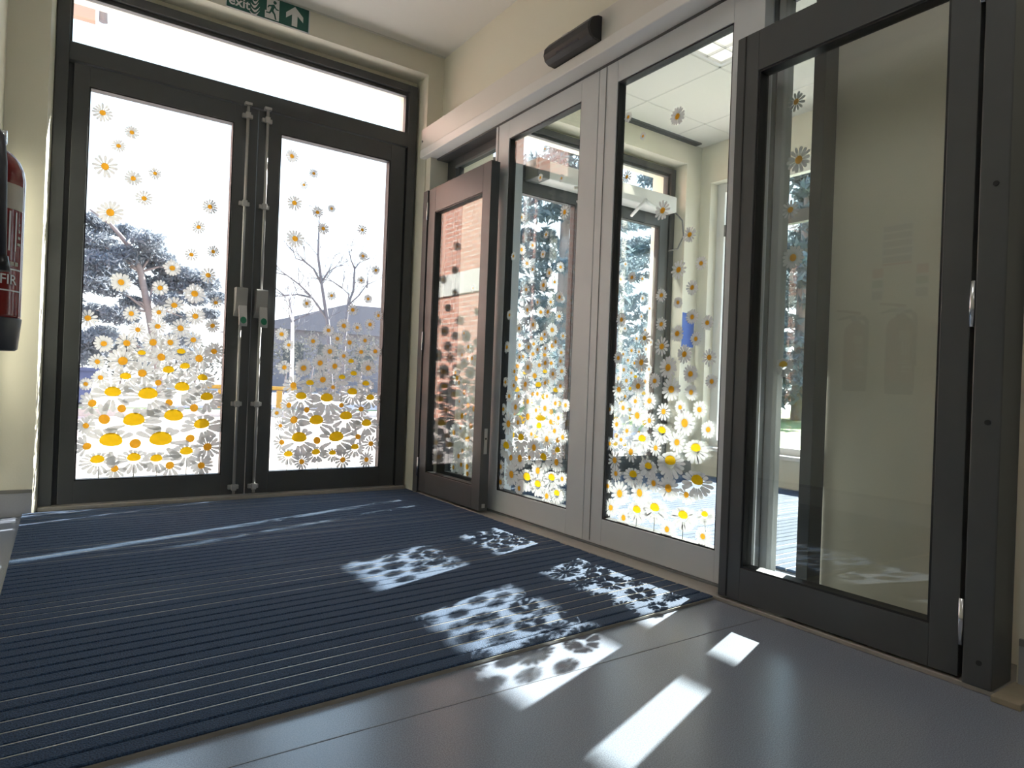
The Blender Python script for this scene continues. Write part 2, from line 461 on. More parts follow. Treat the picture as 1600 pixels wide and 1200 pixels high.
def ceiling_light(x0, x1, y0, y1, z, label, lm):
    t = thing('ceiling_light', label, 'light', ((x0 + x1) / 2, (y0 + y1) / 2, z))
    boxes('frame', [(x0, x1, y0, y0 + .02, z - .012, z + .01), (x0, x1, y1 - .02, y1, z - .012, z + .01), (x0, x0 + .02, y0 + .02, y1 - .02, z - .012, z + .01), (x1 - .02, x1, y0 + .02, y1 - .02, z - .012, z + .01)], 'white', t)
    box('diffuser', x0 + .02, x1 - .02, y0 + .02, y1 - .02, z + .004, z + .008, lm, t)
    n = 4
    for k in range(1, n):
        xx = x0 + (x1 - x0) * k / n
        box('louvre', xx - .003, xx + .003, y0 + .02, y1 - .02, z - .010, z + .003, 'chrome', t)
        yy = y0 + (y1 - y0) * k / n
        box('louvre', x0 + .02, x1 - .02, yy - .003, yy + .003, z - .010, z + .002, 'chrome', t)
    return t
ceiling_light(2.608, 3.192, 1.978, 2.562, 2.612, 'square louvred light set in the inner lobby ceiling tiles', 'fill_lamp2')
ceiling_light(0.50, 1.10, 0.1, 0.7, 2.572, 'added square louvred fill light in the plain ceiling above the viewer', 'fill_lamp')  # added out of view to lift the interior light
ceiling_light(0.50, 1.10, -2.0, -1.4, 2.572, 'added square louvred fill light in the plain ceiling behind the viewer', 'fill_lamp')  # second unseen fill light, added for the same brightening

g = thing('air_grille', 'dark linear air grille along the inner lobby ceiling edge', 'grille', (3.7, 3.47, 2.592))
box('grille_frame', 3.30, 4.08, 3.425, 3.485, 2.590, 2.600, 'alu_dark', g)
for k in range(3):
    box('slat', 3.31, 4.07, 3.432 + k * .018, 3.438 + k * .018, 2.586, 2.591, 'dark', g)

# ------------------------------------------------------------------ daisies printed on the glass
def petal_pts(ang, r0, r1, w, cx=0.0, cy=0.0, sy=1.0):
    c, s_ = math.cos(ang), math.sin(ang)
    prof = [(r0, -.35), (r0 + (r1 - r0) * .45, -.85), (r0 + (r1 - r0) * .85, -.9), (r1, -.35), (r1, .35), (r0 + (r1 - r0) * .85, .9), (r0 + (r1 - r0) * .45, .85), (r0, .35)]
    return [(cx + (a * c - b * w * s_), cy + (a * s_ + b * w * c) * sy) for a, b in prof]

rnd = random.Random(3)
def daisy_petals(kind):
    out = []
    if kind == 0:                       # seen face on
        n = rnd.choice((12, 14, 15, 16))
        for k in range(n):
            out.append(petal_pts(2 * PI * (k + rnd.uniform(-.12, .12)) / n, .27, rnd.uniform(.84, 1.0), rnd.uniform(.125, .155)))
    else:                               # seen from the side, drooping petals
        n = rnd.choice((15, 17, 18))
        for k in range(n):
            a = 2 * PI * (k + rnd.uniform(-.2, .2)) / n
            dn, up_ = max(0, -math.sin(a)), max(0, math.sin(a))
            out.append(petal_pts(a, .30 + .22 * up_, rnd.uniform(.88, 1.0) * (1.0 - .08 * up_), rnd.uniform(.125, .165), 0, -.08, .66 + .22 * dn))
    return out

def daisy_mesh(kind, petals):
    bm = bmesh.new()
    for p in petals:
        bm.faces.new([bm.verts.new((x, y, 0)) for x, y in p]).material_index = 0
    rx, ry, oy, fl = (.30, .28, 0, 1.0) if kind == 0 else (.36, .30, .02, .62)
    vs = []
    for k in range(14):
        a = 2 * PI * k / 14; yy = math.sin(a) * ry
        vs.append(bm.verts.new((rx * math.cos(a), oy + (yy if yy > 0 else yy * fl), .004)))
    bm.faces.new(vs).material_index = 1
    if kind == 2:
        ln = rnd.uniform(-.06, .06)
        bm.faces.new([bm.verts.new((x, y, -.003)) for x, y in ((-.025, -.5), (.025, -.5), (.03 + ln, -1.45), (-.02 + ln, -1.45))]).material_index = 2
    me = bpy.data.meshes.new('daisy'); bm.to_mesh(me); bm.free()
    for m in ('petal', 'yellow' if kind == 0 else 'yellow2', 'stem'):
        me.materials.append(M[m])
    return me

DAISY_CACHE = {}
def daisy_set(key, lst):
    """the printed bunch is one layer: petals that would lie wholly under a nearer flower are left out"""
    if key in DAISY_CACHE:
        return DAISY_CACHE[key]
    order = sorted(lst, key=lambda d: (d[3] > 0, -d[1]))
    res = []
    for i, (u, z, rad, k) in enumerate(order):
        spin = rnd.uniform(0, 6.28) if k == 0 else rnd.uniform(-.12, .12)
        cs, sn = math.cos(spin), math.sin(spin)
        keep = []
        sgn = 1 if key[0] == 'X' else -1
        for p in daisy_petals(k):
            probe = [p[0], p[3], p[1], p[6]]
            hid = 0
            for x, y in probe:
                wx, wz = u + sgn * rad * (x * cs - y * sn), z + rad * (x * sn + y * cs)
                for (u2, z2, r2, k2) in order[i + 1:]:
                    sy2 = .84 if k2 == 0 else .66
                    cz = z2 - (0 if k2 == 0 else .08 * r2)
                    if ((wx - u2) / (r2 * .84)) ** 2 + ((wz - cz) / (r2 * sy2)) ** 2 < 1:
                        hid += 1; break
            for x, y in (p[3], p[1], p[6]):      # never across another flower's centre
                wx, wz = u + sgn * rad * (x * cs - y * sn), z + rad * (x * sn + y * cs)
                for j, (u2, z2, r2, k2) in enumerate(order):
                    if j != i and (wx - u2) ** 2 + (wz - z2) ** 2 < (r2 * .36) ** 2:
                        hid += 4; break
            if hid < 3:
                keep.append(p)
        res.append((u, z, rad, spin, daisy_mesh(k, keep)))
    DAISY_CACHE[key] = res
    return res

def stick(pane, name, lst, axis, plane, shift=0.0, step=0.00007):
    """put daisies on a pane: axis 'X' = pane runs along X (room side is -Y), 'Y' = along Y (room side is -X)"""
    org = ORIGIN[pane]
    for i, (u, z, rad, spin, me) in enumerate(daisy_set((axis, name), lst)):
        o = bpy.data.objects.new('daisy_sticker', me); COL.objects.link(o); o.parent = pane
        d = plane - i * step
        if axis == 'X':
            loc = Vector((u + shift, d, z)); rot = Euler((PI / 2, 0, 0)).to_matrix().to_4x4()
        else:
            loc = Vector((d, u + shift, z)); rot = Euler((PI / 2, 0, -PI / 2)).to_matrix().to_4x4()
        o.matrix_basis = Matrix.Translation(loc - org) @ rot @ Matrix.Rotation(spin, 4, 'Z') @ Matrix.Diagonal((rad, rad, rad * .15, 1))

DAISY_LEFT = [(0.119,1.844,0.0449,0),(0.24,1.782,0.0337,0),(0.188,1.705,0.0334,0),(0.137,1.596,0.0571,0),(0.253,1.564,0.0399,0),(0.344,1.608,0.0312,0),(0.302,1.478,0.0402,0),(0.165,1.385,0.0604,0),(0.595,1.492,0.0391,0),(0.546,1.38,0.0355,0),(0.518,1.237,0.0354,0),(0.618,1.267,0.0327,0),(0.435,1.158,0.0444,0),(0.599,1.144,0.0424,0),(0.22,1.062,0.0488,0),(0.385,1.054,0.0408,0),(0.54,1.043,0.0548,0),(0.45,0.975,0.0476,0),(0.64,1.008,0.0328,0),(0.267,0.917,0.04,0),(0.384,0.934,0.0377,0),(0.547,0.93,0.0484,0),(0.093,0.88,0.0447,0),(0.297,0.842,0.0402,0),(0.381,0.865,0.0439,0),(0.482,0.864,0.0511,0),(0.629,0.889,0.0393,0),(0.16,0.765,0.0452,0),(0.253,0.774,0.0521,0),(0.364,0.785,0.0563,0),(0.439,0.79,0.0475,0),(0.542,0.81,0.0452,0),(0.64,0.758,0.0492,0),(0.317,0.729,0.0496,1),(0.402,0.715,0.063,0),(0.489,0.746,0.0544,1),(0.572,0.718,0.0649,0),(0.137,0.679,0.039,0),(0.24,0.688,0.0704,0),(0.152,0.605,0.0391,0),(0.095,0.573,0.0328,0),(0.254,0.612,0.0675,1),(0.323,0.633,0.0652,0),(0.436,0.651,0.0728,1),(0.509,0.673,0.0642,1),(0.393,0.589,0.0503,0),(0.591,0.618,0.0683,1),(0.204,0.534,0.0972,1),(0.351,0.528,0.1186,1),(0.499,0.567,0.0961,1),(0.615,0.521,0.0849,1),(0.124,0.484,0.0599,0),(0.243,0.461,0.0643,0),(0.444,0.492,0.0603,0),(0.557,0.468,0.0679,0),(0.174,0.409,0.0816,0),(0.296,0.4,0.1297,1),(0.466,0.422,0.121,1),(0.596,0.381,0.1042,1),(0.102,0.379,0.0447,0),(0.204,0.303,0.1337,1),(0.11,0.283,0.0597,0),(0.305,0.292,0.0835,0),(0.414,0.305,0.1419,1),(0.545,0.313,0.071,0),(0.627,0.269,0.0687,0),(0.153,0.216,0.0813,2),(0.224,0.174,0.0549,0),(0.302,0.221,0.0835,2),(0.398,0.214,0.0755,2),(0.458,0.181,0.0667,0),(0.53,0.246,0.0837,2),(0.601,0.175,0.0586,0)]
DAISY_RIGHT = [(0.993,1.842,0.0383,0),(1.115,1.774,0.0284,0),(1.064,1.7,0.0246,0),(1.016,1.592,0.0454,0),(1.144,1.563,0.0356,0),(1.223,1.599,0.0252,0),(1.18,1.479,0.0358,0),(1.027,1.398,0.0525,0),(1.408,1.51,0.0334,0),(1.418,1.359,0.0297,0),(1.5,1.288,0.0301,0),(1.412,1.217,0.026,0),(1.459,1.115,0.0299,0),(1.242,1.11,0.0289,0),(1.104,1.052,0.0318,0),(1.369,1.042,0.0369,0),(1.527,1.024,0.0302,0),(1.32,0.946,0.0439,0),(1.232,0.913,0.0361,0),(1.4,0.942,0.0333,0),(1.477,0.967,0.0375,0),(0.975,0.872,0.0381,0),(1.015,0.816,0.0314,0),(1.147,0.846,0.0392,0),(1.285,0.87,0.0364,0),(1.358,0.853,0.0441,0),(1.45,0.871,0.0373,0),(1.244,0.795,0.047,0),(1.326,0.774,0.0366,0),(1.429,0.803,0.0409,0),(1.516,0.812,0.0414,0),(1.191,0.727,0.0502,0),(1.276,0.713,0.0509,0),(1.37,0.744,0.0479,1),(0.996,0.693,0.0417,0),(1.1,0.694,0.053,0),(1.476,0.712,0.0524,0),(1.32,0.65,0.0549,1),(1.388,0.674,0.0554,1),(1.21,0.634,0.0575,0),(1.138,0.611,0.0605,1),(1.27,0.593,0.0399,0),(1.464,0.618,0.0598,1),(1.048,0.597,0.0596,0),(1.092,0.535,0.0847,1),(1.236,0.527,0.1011,1),(1.384,0.567,0.0812,1),(1.495,0.536,0.0713,1),(1.028,0.488,0.0489,0),(0.965,0.445,0.0346,0),(1.126,0.464,0.0532,0),(1.323,0.492,0.0476,0),(1.442,0.472,0.0521,0),(1.058,0.408,0.0702,0),(1.182,0.401,0.111,1),(1.352,0.426,0.1029,1),(1.477,0.386,0.0861,1),(0.987,0.376,0.0347,0),(1.09,0.305,0.1165,1),(1.19,0.293,0.0717,0),(1.3,0.306,0.1203,1),(1.429,0.311,0.0558,0),(0.998,0.286,0.0487,0),(1.51,0.269,0.0527,0),(1.034,0.218,0.0665,2),(1.109,0.177,0.0496,0),(1.186,0.225,0.0681,2),(1.281,0.219,0.0582,2),(1.343,0.18,0.055,0),(1.412,0.249,0.0667,2),(1.486,0.176,0.0487,0)]
DAISY_SLIDE_A = [(2.418,1.736,0.0177,0),(2.445,1.61,0.0208,0),(2.286,1.569,0.0199,0),(2.255,1.412,0.0366,0),(2.384,1.335,0.0204,0),(2.402,1.248,0.0205,0),(2.478,1.187,0.0239,0),(2.349,1.156,0.026,0),(2.389,1.105,0.0321,0),(2.523,1.098,0.0272,0),(2.268,1.039,0.0282,0),(2.428,1.03,0.0207,0),(2.348,0.98,0.0317,0),(2.507,1.0,0.0301,0),(2.456,0.928,0.0297,0),(2.656,0.986,0.0251,0),(2.642,1.273,0.0219,0),(2.569,0.916,0.0276,0),(2.365,0.879,0.0232,0),(2.283,0.842,0.0283,0),(2.667,0.829,0.0314,0),(2.485,0.824,0.03,0),(2.414,0.811,0.0235,0),(2.356,0.815,0.026,0),(2.555,0.778,0.0305,0),(2.352,0.749,0.0347,0),(2.242,0.756,0.0252,0),(2.484,0.729,0.0389,0),(2.593,0.71,0.0308,0),(2.293,0.7,0.0312,0),(2.667,0.657,0.0283,0),(2.594,0.642,0.0308,0),(2.499,0.65,0.0421,0),(2.347,0.659,0.0288,0),(2.236,0.647,0.0307,0),(2.401,0.608,0.0322,0),(2.629,0.589,0.0342,0),(2.548,0.591,0.0274,0),(2.474,0.57,0.0388,0),(2.329,0.599,0.0258,0),(2.267,0.57,0.031,0),(2.195,0.565,0.0304,0),(2.571,0.539,0.0429,0),(2.675,0.524,0.0315,0),(2.406,0.532,0.0293,0),(2.34,0.544,0.0403,0),(2.469,0.499,0.0537,0),(2.241,0.507,0.0308,0),(2.294,0.487,0.0369,0),(2.625,0.455,0.059,0),(2.545,0.467,0.0365,0),(2.377,0.461,0.0553,1),(2.264,0.449,0.0366,0),(2.434,0.421,0.0295,0),(2.514,0.396,0.0664,1),(2.317,0.408,0.0457,0),(2.205,0.426,0.036,0),(2.635,0.345,0.0716,1),(2.41,0.361,0.0528,0),(2.236,0.365,0.0503,1),(2.593,0.294,0.0493,0),(2.518,0.299,0.0604,0),(2.442,0.311,0.0355,0),(2.335,0.323,0.0661,1),(2.242,0.314,0.0504,0),(2.678,0.24,0.0378,0),(2.374,0.26,0.0523,0),(2.582,0.215,0.0614,0),(2.456,0.217,0.0772,1),(2.27,0.24,0.0621,1),(2.198,0.247,0.0332,0),(2.673,0.165,0.0409,0),(2.37,0.197,0.0638,1),(2.514,0.158,0.0392,0),(2.23,0.178,0.053,2),(2.301,0.156,0.0427,0)]
DAISY_SLIDE_B = [(1.626,1.634,0.0369,0),(1.879,1.712,0.0226,0),(1.795,1.612,0.0171,0),(1.874,1.475,0.0276,0),(1.68,1.305,0.0399,0),(1.549,1.194,0.0314,0),(1.593,1.076,0.0365,0),(1.494,1.086,0.0264,0),(1.529,1.006,0.0289,0),(1.59,0.959,0.0228,0),(1.67,0.992,0.0281,0),(1.524,0.903,0.0289,0),(1.458,0.879,0.0282,0),(1.588,0.848,0.0341,0),(1.504,0.826,0.0265,0),(1.665,0.886,0.028,0),(1.658,0.804,0.0373,0),(1.552,0.774,0.0359,0),(1.444,0.761,0.0324,0),(1.873,0.915,0.03,0),(1.746,0.838,0.0312,0),(1.624,0.727,0.0437,0),(1.521,0.705,0.0355,0),(1.43,0.68,0.0279,0),(1.757,0.747,0.0386,0),(1.882,0.765,0.0276,0),(1.686,0.678,0.0306,0),(1.825,1.075,0.0247,0),(1.769,0.657,0.0387,0),(1.872,0.642,0.0375,0),(1.605,0.649,0.0457,0),(1.515,0.641,0.031,0),(1.78,0.599,0.0267,0),(1.708,0.604,0.0355,0),(1.919,0.562,0.0254,0),(1.844,0.571,0.0297,0),(1.637,0.568,0.0347,0),(1.561,0.587,0.027,0),(1.476,0.583,0.0327,0),(1.767,0.546,0.0435,0),(1.538,0.533,0.0514,0),(1.704,0.531,0.0308,0),(1.876,0.505,0.0301,0),(1.436,0.518,0.0323,0),(1.64,0.498,0.0509,1),(1.818,0.484,0.027,0),(1.736,0.459,0.0526,1),(1.569,0.463,0.0406,0),(1.484,0.449,0.0591,1),(1.668,0.433,0.0327,0),(1.848,0.447,0.0273,0),(1.911,0.426,0.0279,0),(1.793,0.405,0.0414,0),(1.595,0.392,0.0706,1),(1.879,0.364,0.0401,0),(1.699,0.361,0.0496,1),(1.775,0.32,0.0557,1),(1.473,0.339,0.0719,1),(1.869,0.313,0.0325,0),(1.671,0.304,0.0374,0),(1.6,0.296,0.0525,0),(1.913,0.258,0.0304,0),(1.844,0.239,0.052,0),(1.739,0.258,0.0503,0),(1.518,0.286,0.0377,0),(1.89,0.176,0.0402,0),(1.749,0.191,0.0576,2),(1.66,0.214,0.0629,2),(1.528,0.211,0.06,2),(1.436,0.232,0.0387,2),(1.818,0.15,0.0393,0),(1.599,0.15,0.0365,0),(1.441,0.158,0.0345,0)]
DAISY_SCREEN_NEAR = [(1.205,1.566,0.0321,0),(1.189,1.379,0.0439,0),(1.211,1.227,0.0322,0),(1.196,1.074,0.04,0),(1.216,0.738,0.0403,2)]
DAISY_SCREEN_FAR = [(3.186,0.603,0.0324,0),(3.239,0.54,0.0291,0),(3.162,0.472,0.0286,0),(3.213,0.392,0.0362,0),(3.145,0.333,0.0392,0),(3.182,0.262,0.0468,0),(3.19,0.185,0.0432,0),(3.276,0.16,0.0404,0),(3.117,0.144,0.0461,0),(3.258,0.686,0.0293,0),(3.051,0.642,0.0314,0),(3.061,0.502,0.035,0),(3.034,0.399,0.0383,0),(3.058,0.275,0.049,0),(3.024,0.174,0.0486,0),(3.218,0.929,0.029,0),(3.138,1.175,0.0249,0),(3.164,0.783,0.0287,0),(3.08,0.107,0.0422,0),(3.2,0.119,0.0361,0)]

for _i in range(16):  # extra stickers added to break up the sun streak on the mat
    DAISY_SCREEN_FAR.append((round(rnd.uniform(3.06, 3.33), 3), round(.18 + .045 * _i + rnd.uniform(-.02, .02), 3), round(rnd.uniform(.035, .06) * (1.25 - .03 * _i), 3), 0))


# ------------------------------------------------------------------ door leaves
def leaf(name, label, axis, a0, a1, d0, d1, z0, z1, sl, sr, rb, rt, m, gm, cat='door', gd=0.5, kind='structure'):
    """leaf in a plane: axis = width direction, d0 = room-side face. returns root, pane"""
    def bx(nm, u0, u1, e0, e1, w0, w1, mm, par, bev=0.0015):
        if axis == 'X': return box(nm, u0, u1, e0, e1, w0, w1, mm, par, bev)
        return box(nm, e0, e1, u0, u1, w0, w1, mm, par, bev)
    loc = ((a0 + a1) / 2, d0, z0) if axis == 'X' else (d0, (a0 + a1) / 2, z0)
    t = thing(name, label, cat, loc, kind=kind)
    bx('stile', a0, a0 + sl, d0, d1, z0, z1, m, t); bx('stile', a1 - sr, a1, d0, d1, z0, z1, m, t)
    bx('rail', a0 + sl, a1 - sr, d0, d1, z0, z0 + rb, m, t); bx('rail', a0 + sl, a1 - sr, d0, d1, z1 - rt, z1, m, t)
    gx0, gx1, gz0, gz1 = a0 + sl, a1 - sr, z0 + rb, z1 - rt
    e0, e1 = d0 + .004, d1 - .004; w = .006
    bm = bmesh.new()
    for q in ((gx0, gx0 + w, gz0, gz1), (gx1 - w, gx1, gz0, gz1), (gx0 + w, gx1 - w, gz0, gz0 + w), (gx0 + w, gx1 - w, gz1 - w, gz1)):
        if axis == 'X': bm_box(bm, q[0], q[1], e0, e1, q[2], q[3])
        else: bm_box(bm, e0, e1, q[0], q[1], q[2], q[3])
    obj('gasket', bm, 'dark2', t)
    gc = d0 + (d1 - d0) * gd
    pane = bx('glass', gx0 + w, gx1 - w, gc - .003, gc + .003, gz0 + w, gz1 - w, gm, t, 0)
    return t, pane

def far_doors(dx, loc_txt, hw):
    """double doors, frame and fanlight in the end wall; dx shifts the whole set along X"""
    fr = thing('trim_%d' % (1 if dx == 0 else 2), 'charcoal metal frame of the double doors ' + loc_txt, 'door frame', (0.8 + dx, 3.62, 0), kind='structure')
    for (n_, x0, x1, y0, y1, z0, z1) in (('jamb', -.068, -.018, 3.605, 3.69, 0, 2.415), ('jamb', 1.662, 1.715, 3.605, 3.69, 0, 2.415), ('jamb_rebate', -.018, .010, 3.635, 3.69, 0, 2.04), ('jamb_rebate', 1.640, 1.662, 3.635, 3.69, 0, 2.04),
                                         ('transom_bar', -.018, 1.662, 3.60, 3.69, 2.042, 2.125), ('head', -.018, 1.662, 3.605, 3.69, 2.372, 2.415), ('bead', -.018, 1.662, 3.625, 3.66, 2.352, 2.372), ('bead', 1.647, 1.662, 3.625, 3.66, 2.125, 2.352), ('bead', -.018, -.008, 3.625, 3.66, 2.125, 2.352)):
        box(n_, x0 + dx, x1 + dx, y0, y1, z0, z1, 'dark', fr, .002)
    box('threshold', -.068 + dx, 1.715 + dx, 3.575, 3.70, 0, .018, 'thresh', fr, .003)
    wn_ = thing('window_%d' % (2 if dx == 0 else 3), 'clear fanlight glass above the double doors ' + loc_txt, 'window', (0.8 + dx, 3.64, 2.125), kind='structure')
    box('pane', -.008 + dx, 1.647 + dx, 3.637, 3.643, 2.125, 2.352, 'glass', wn_)
    n0 = 1 if dx == 0 else 7
    A, pa = leaf('door_%d' % n0, 'left leaf of the charcoal double doors with daisy stickers ' + loc_txt, 'X', .002 + dx, .807 + dx, 3.61, 3.665, .022, 2.036, .062, .115, .103, .092, 'dark', 'glass')
    B, pb = leaf('door_%d' % (n0 + 1), 'right leaf of the charcoal double doors with daisy stickers ' + loc_txt, 'X', .811 + dx, 1.650 + dx, 3.61, 3.665, .022, 2.036, .114, .092, .105, .095, 'dark', 'glass')
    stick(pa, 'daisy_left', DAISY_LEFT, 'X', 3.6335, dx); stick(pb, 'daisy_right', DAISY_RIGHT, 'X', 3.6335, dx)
    if hw:
        for t, xr, xc in ((A, .751, .749), (B, .849, .849)):
            tube('bolt_rod', [(xr, 3.585, 1.09), (xr, 3.585, 2.045)], .0075, 'steel', t)
            tube('bolt_rod', [(xr, 3.585, .03), (xr, 3.585, .95)], .0075, 'steel', t)
            for z in (1.53, .493, .062, 1.985):
                gd = box('rod_guide', xr - .026, xr + .026, 3.592, 3.611, z - .011, z + .011, 'steel', t, .003)
                box('guide_loop', xr - .012, xr + .012, 3.575, 3.595, z - .016, z + .016, 'steel', gd, .003)
            box('keeper', xr - .018, xr + .018, 3.575, 3.602, 2.036, 2.052, 'steel', t, .003)
            bm = bmesh.new()
            bm_prism(bm, [(3.610, .945), (3.565, .975), (3.552, 1.085), (3.560, 1.092), (3.610, 1.092)], 'X', xc - .028, xc + .028)
            obj('bolt_case', bm, 'case', t)
            bm = bmesh.new()
            bm_prism(bm, [(3.556, .99), (3.532, .905), (3.528, .892), (3.520, .893), (3.517, .905), (3.538, .998)], 'X', xc - .016, xc + .022)
            pad = obj('push_pad', bm, 'steel', t)
            bm = bmesh.new()
            vs = [(xc + .003 + .015 * math.cos(a), 3.5165 + .022 * (0.018 * math.sin(a)) / .09, .922 + .018 * math.sin(a)) for a in [2 * PI * k / 16 for k in range(16)]]
            bm.faces.new([bm.verts.new((x, y - .0005, z)) for x, y, z in vs])
            o_ = obj('push_label', bm, 'greenlabel', pad)
            sm = o_.modifiers.new('solid', 'SOLIDIFY'); sm.thickness = .001
    return A, B

far_doors(0.0, 'beside the blue mat', True)
DX2 = 2.285
A2, B2 = far_doors(DX2, 'seen beyond the sliding doors', False)

# operator box and arm over the inner lobby doors
op = thing('door_operator', 'white automatic door operator box with arm in the inner lobby', 'operator', (3.25, 3.55, 2.0))
box('operator_body', 2.62, 3.86, 3.46, 3.60, 2.02, 2.14, 'white', op, .008); box('end_cap', 2.52, 2.62, 3.455, 3.60, 2.015, 2.145, 'alu_dark', op, .006)
tube('arm', [(2.80, 3.42, 1.985), (3.02, 3.34, 2.005)], .012, 'white', op); tube('arm', [(3.02, 3.34, 2.005), (2.95, 3.56, 1.95)], .012, 'white', op)
tube('arm', [(3.62, 3.42, 1.985), (3.40, 3.34, 2.005)], .012, 'white', op); tube('arm', [(3.40, 3.34, 2.005), (3.48, 3.56, 1.95)], .012, 'white', op)
tube('cable', [(3.86, 3.50, 2.05), (3.95, 3.48, 1.98), (3.97, 3.48, 1.86), (3.93, 3.50, 1.76), (3.88, 3.55, 1.74)], .006, 'alu_dark', op, 6)

# ------------------------------------------------------------------ sliding door set in the partition
hd = thing('trim_3', 'off-white header box running above the sliding doors', 'header', (1.75, 1.5, 1.96), kind='structure')
box('header_cover', 1.704, 1.83, -3.1, 3.515, 2.006, 2.128, 'header', hd, .002)
box('header_lip', 1.698, 1.84, -3.1, 3.515, 1.957, 2.006, 'lip', hd, .004)
tube('screw', [(1.700, 3.495, 2.055), (1.703, 3.495, 2.055)], .006, 'alu_dark', hd, 8)
box('track_cover', 1.776, 1.925, 0.56, 3.445, 1.948, 1.957, 'dark', hd)
tr = thing('trim_4', 'worn metal threshold strip under the sliding doors', 'threshold', (1.74, 2, 0), kind='structure')
box('threshold_bar', 1.695, 1.95, .53, 3.445, 0.0, .012, 'thresh', tr, .002); box('floor_track', 1.775, 1.83, .6, 3.44, .012, .018, 'alu_dark', tr)

A, pane = leaf('door_3', 'light grey sliding door leaf with daisies, nearer the end wall', 'Y', 2.038, 2.812, 1.780, 1.825, .022, 1.972, .109, .122, .103, .112, 'alu', 'glass')
stick(pane, 'daisy_slide_a', DAISY_SLIDE_A, 'Y', 1.7985)
box('edge_strip', 1.778, 1.7805, 2.785, 2.790, .03, 1.965, 'alu_dark', A)
A, pane = leaf('door_4', 'light grey sliding door leaf with daisies, nearer the viewer', 'Y', 1.264, 2.034, 1.780, 1.825, .022, 1.972, .116, .108, .103, .110, 'alu', 'glass')
stick(pane, 'daisy_slide_b', DAISY_SLIDE_B, 'Y', 1.7985)
box('edge_strip', 1.778, 1.7805, 1.990, 1.993, .03, 1.965, 'alu_dark', A)

# guard screens in front of the pockets
A, pane = leaf('door_5', 'charcoal hinged guard screen beside the end wall', 'Y', 2.716, 3.375, 1.700, 1.750, .022, 1.742, .076, .078, .113, .140, 'dark', 'glass2')
box('lock_plate', 1.716, 1.734, 2.7135, 2.7165, .30, .425, 'steel', A, .001); tube('lock_cylinder', [(1.725, 2.7120, .375), (1.725, 2.7145, .375)], .005, 'dark2', A, 8)
box('bolt_plate', 1.716, 1.734, 2.7135, 2.7165, .035, .055, 'steel', A, .001)
for z in (.16, .877, 1.62):
    tube('hinge', [(1.694, 3.380, z - .052), (1.694, 3.380, z + .052)], .006, 'chrome', A)
po = box('trim_5', 1.695, 1.80, 3.385, 3.440, .012, 1.742, 'dark', None, .002)
tag(po, 'charcoal hinge post of the guard screen beside the end wall', 'post', kind='structure')
A, pane = leaf('door_6', 'large charcoal hinged guard screen nearest the viewer', 'Y', .640, 1.300, 1.700, 1.750, .018, 1.742, .062, .076, .100, .122, 'dark', 'glass2')
box('edge_strip', 1.698, 1.7005, 1.268, 1.272, .022, 1.74, 'dark2', A)
box('drop_bolt', 1.715, 1.735, 1.30, 1.308, .0125, .03, 'dark2', A)
for z in (.147, .865, 1.60):
    tube('hinge', [(1.693, .634, z - .052), (1.693, .634, z + .052)], .006, 'chrome', A)
po = thing('trim_6', 'charcoal end post of the sliding door set nearest the viewer', 'post', (1.74, .6, 0), kind='structure')
box('post', 1.690, 1.80, .570, .628, .012, 1.957, 'dark', po, .003)
for z in (1.129, .599, .067, 1.65):
    tube('screw_hole', [(1.6885, .595, z), (1.692, .595, z)], .006, 'dark2', po, 12)
pk = box('timber_packer', 1.67, 1.80, .510, .565, 0.0, .014, 'wood', None, .002)
tag(pk, 'small timber packer at the foot of the charcoal end post', 'packer')

# fixed side screens behind the pockets
fs = thing('trim_7', 'fixed glazed side screen behind the far guard screen', 'screen', (1.87, 3.1, 0), kind='structure')
box('stile', 1.850, 1.905, 3.345, 3.445, .012, 1.948, 'dark', fs, .002); box('stile', 1.853, 1.905, 2.74, 2.815, .012, 1.948, 'alu', fs, .002)
box('rail', 1.850, 1.905, 2.815, 3.345, .012, .13, 'dark', fs, .002); box('rail', 1.850, 1.905, 2.815, 3.345, 1.905, 1.948, 'dark', fs, .002)
box('bead', 1.845, 1.855, 2.815, 3.345, 1.892, 1.905, 'alu_dark', fs)
pane = box('glass', 1.872, 1.878, 2.815, 3.345, .13, 1.905, 'glass', fs)
stick(pane, 'daisy_screen_far', DAISY_SCREEN_FAR, 'Y', 1.8715)
fs = thing('trim_8', 'fixed glazed side screen behind the near guard screen', 'screen', (1.87, 1.2, 0), kind='structure')
box('stile', 1.853, 1.905, 1.238, 1.330, .012, 1.948, 'alu', fs, .002); box('bead', 1.845, 1.853, 1.262, 1.275, .012, 1.93, 'alu_dark', fs); box('stile', 1.850, 1.92, 1.098, 1.136, .012, 1.948, 'dark', fs, .002)
box('rail', 1.850, 1.905, 1.136, 1.238, .012, .075, 'dark', fs, .002); box('rail', 1.850, 1.905, 1.136, 1.238, 1.905, 1.948, 'dark', fs, .002)
pane = box('glass', 1.872, 1.878, 1.136, 1.238, .075, 1.905, 'glass', fs)
stick(pane, 'daisy_screen_near', DAISY_SCREEN_NEAR, 'Y', 1.8715)

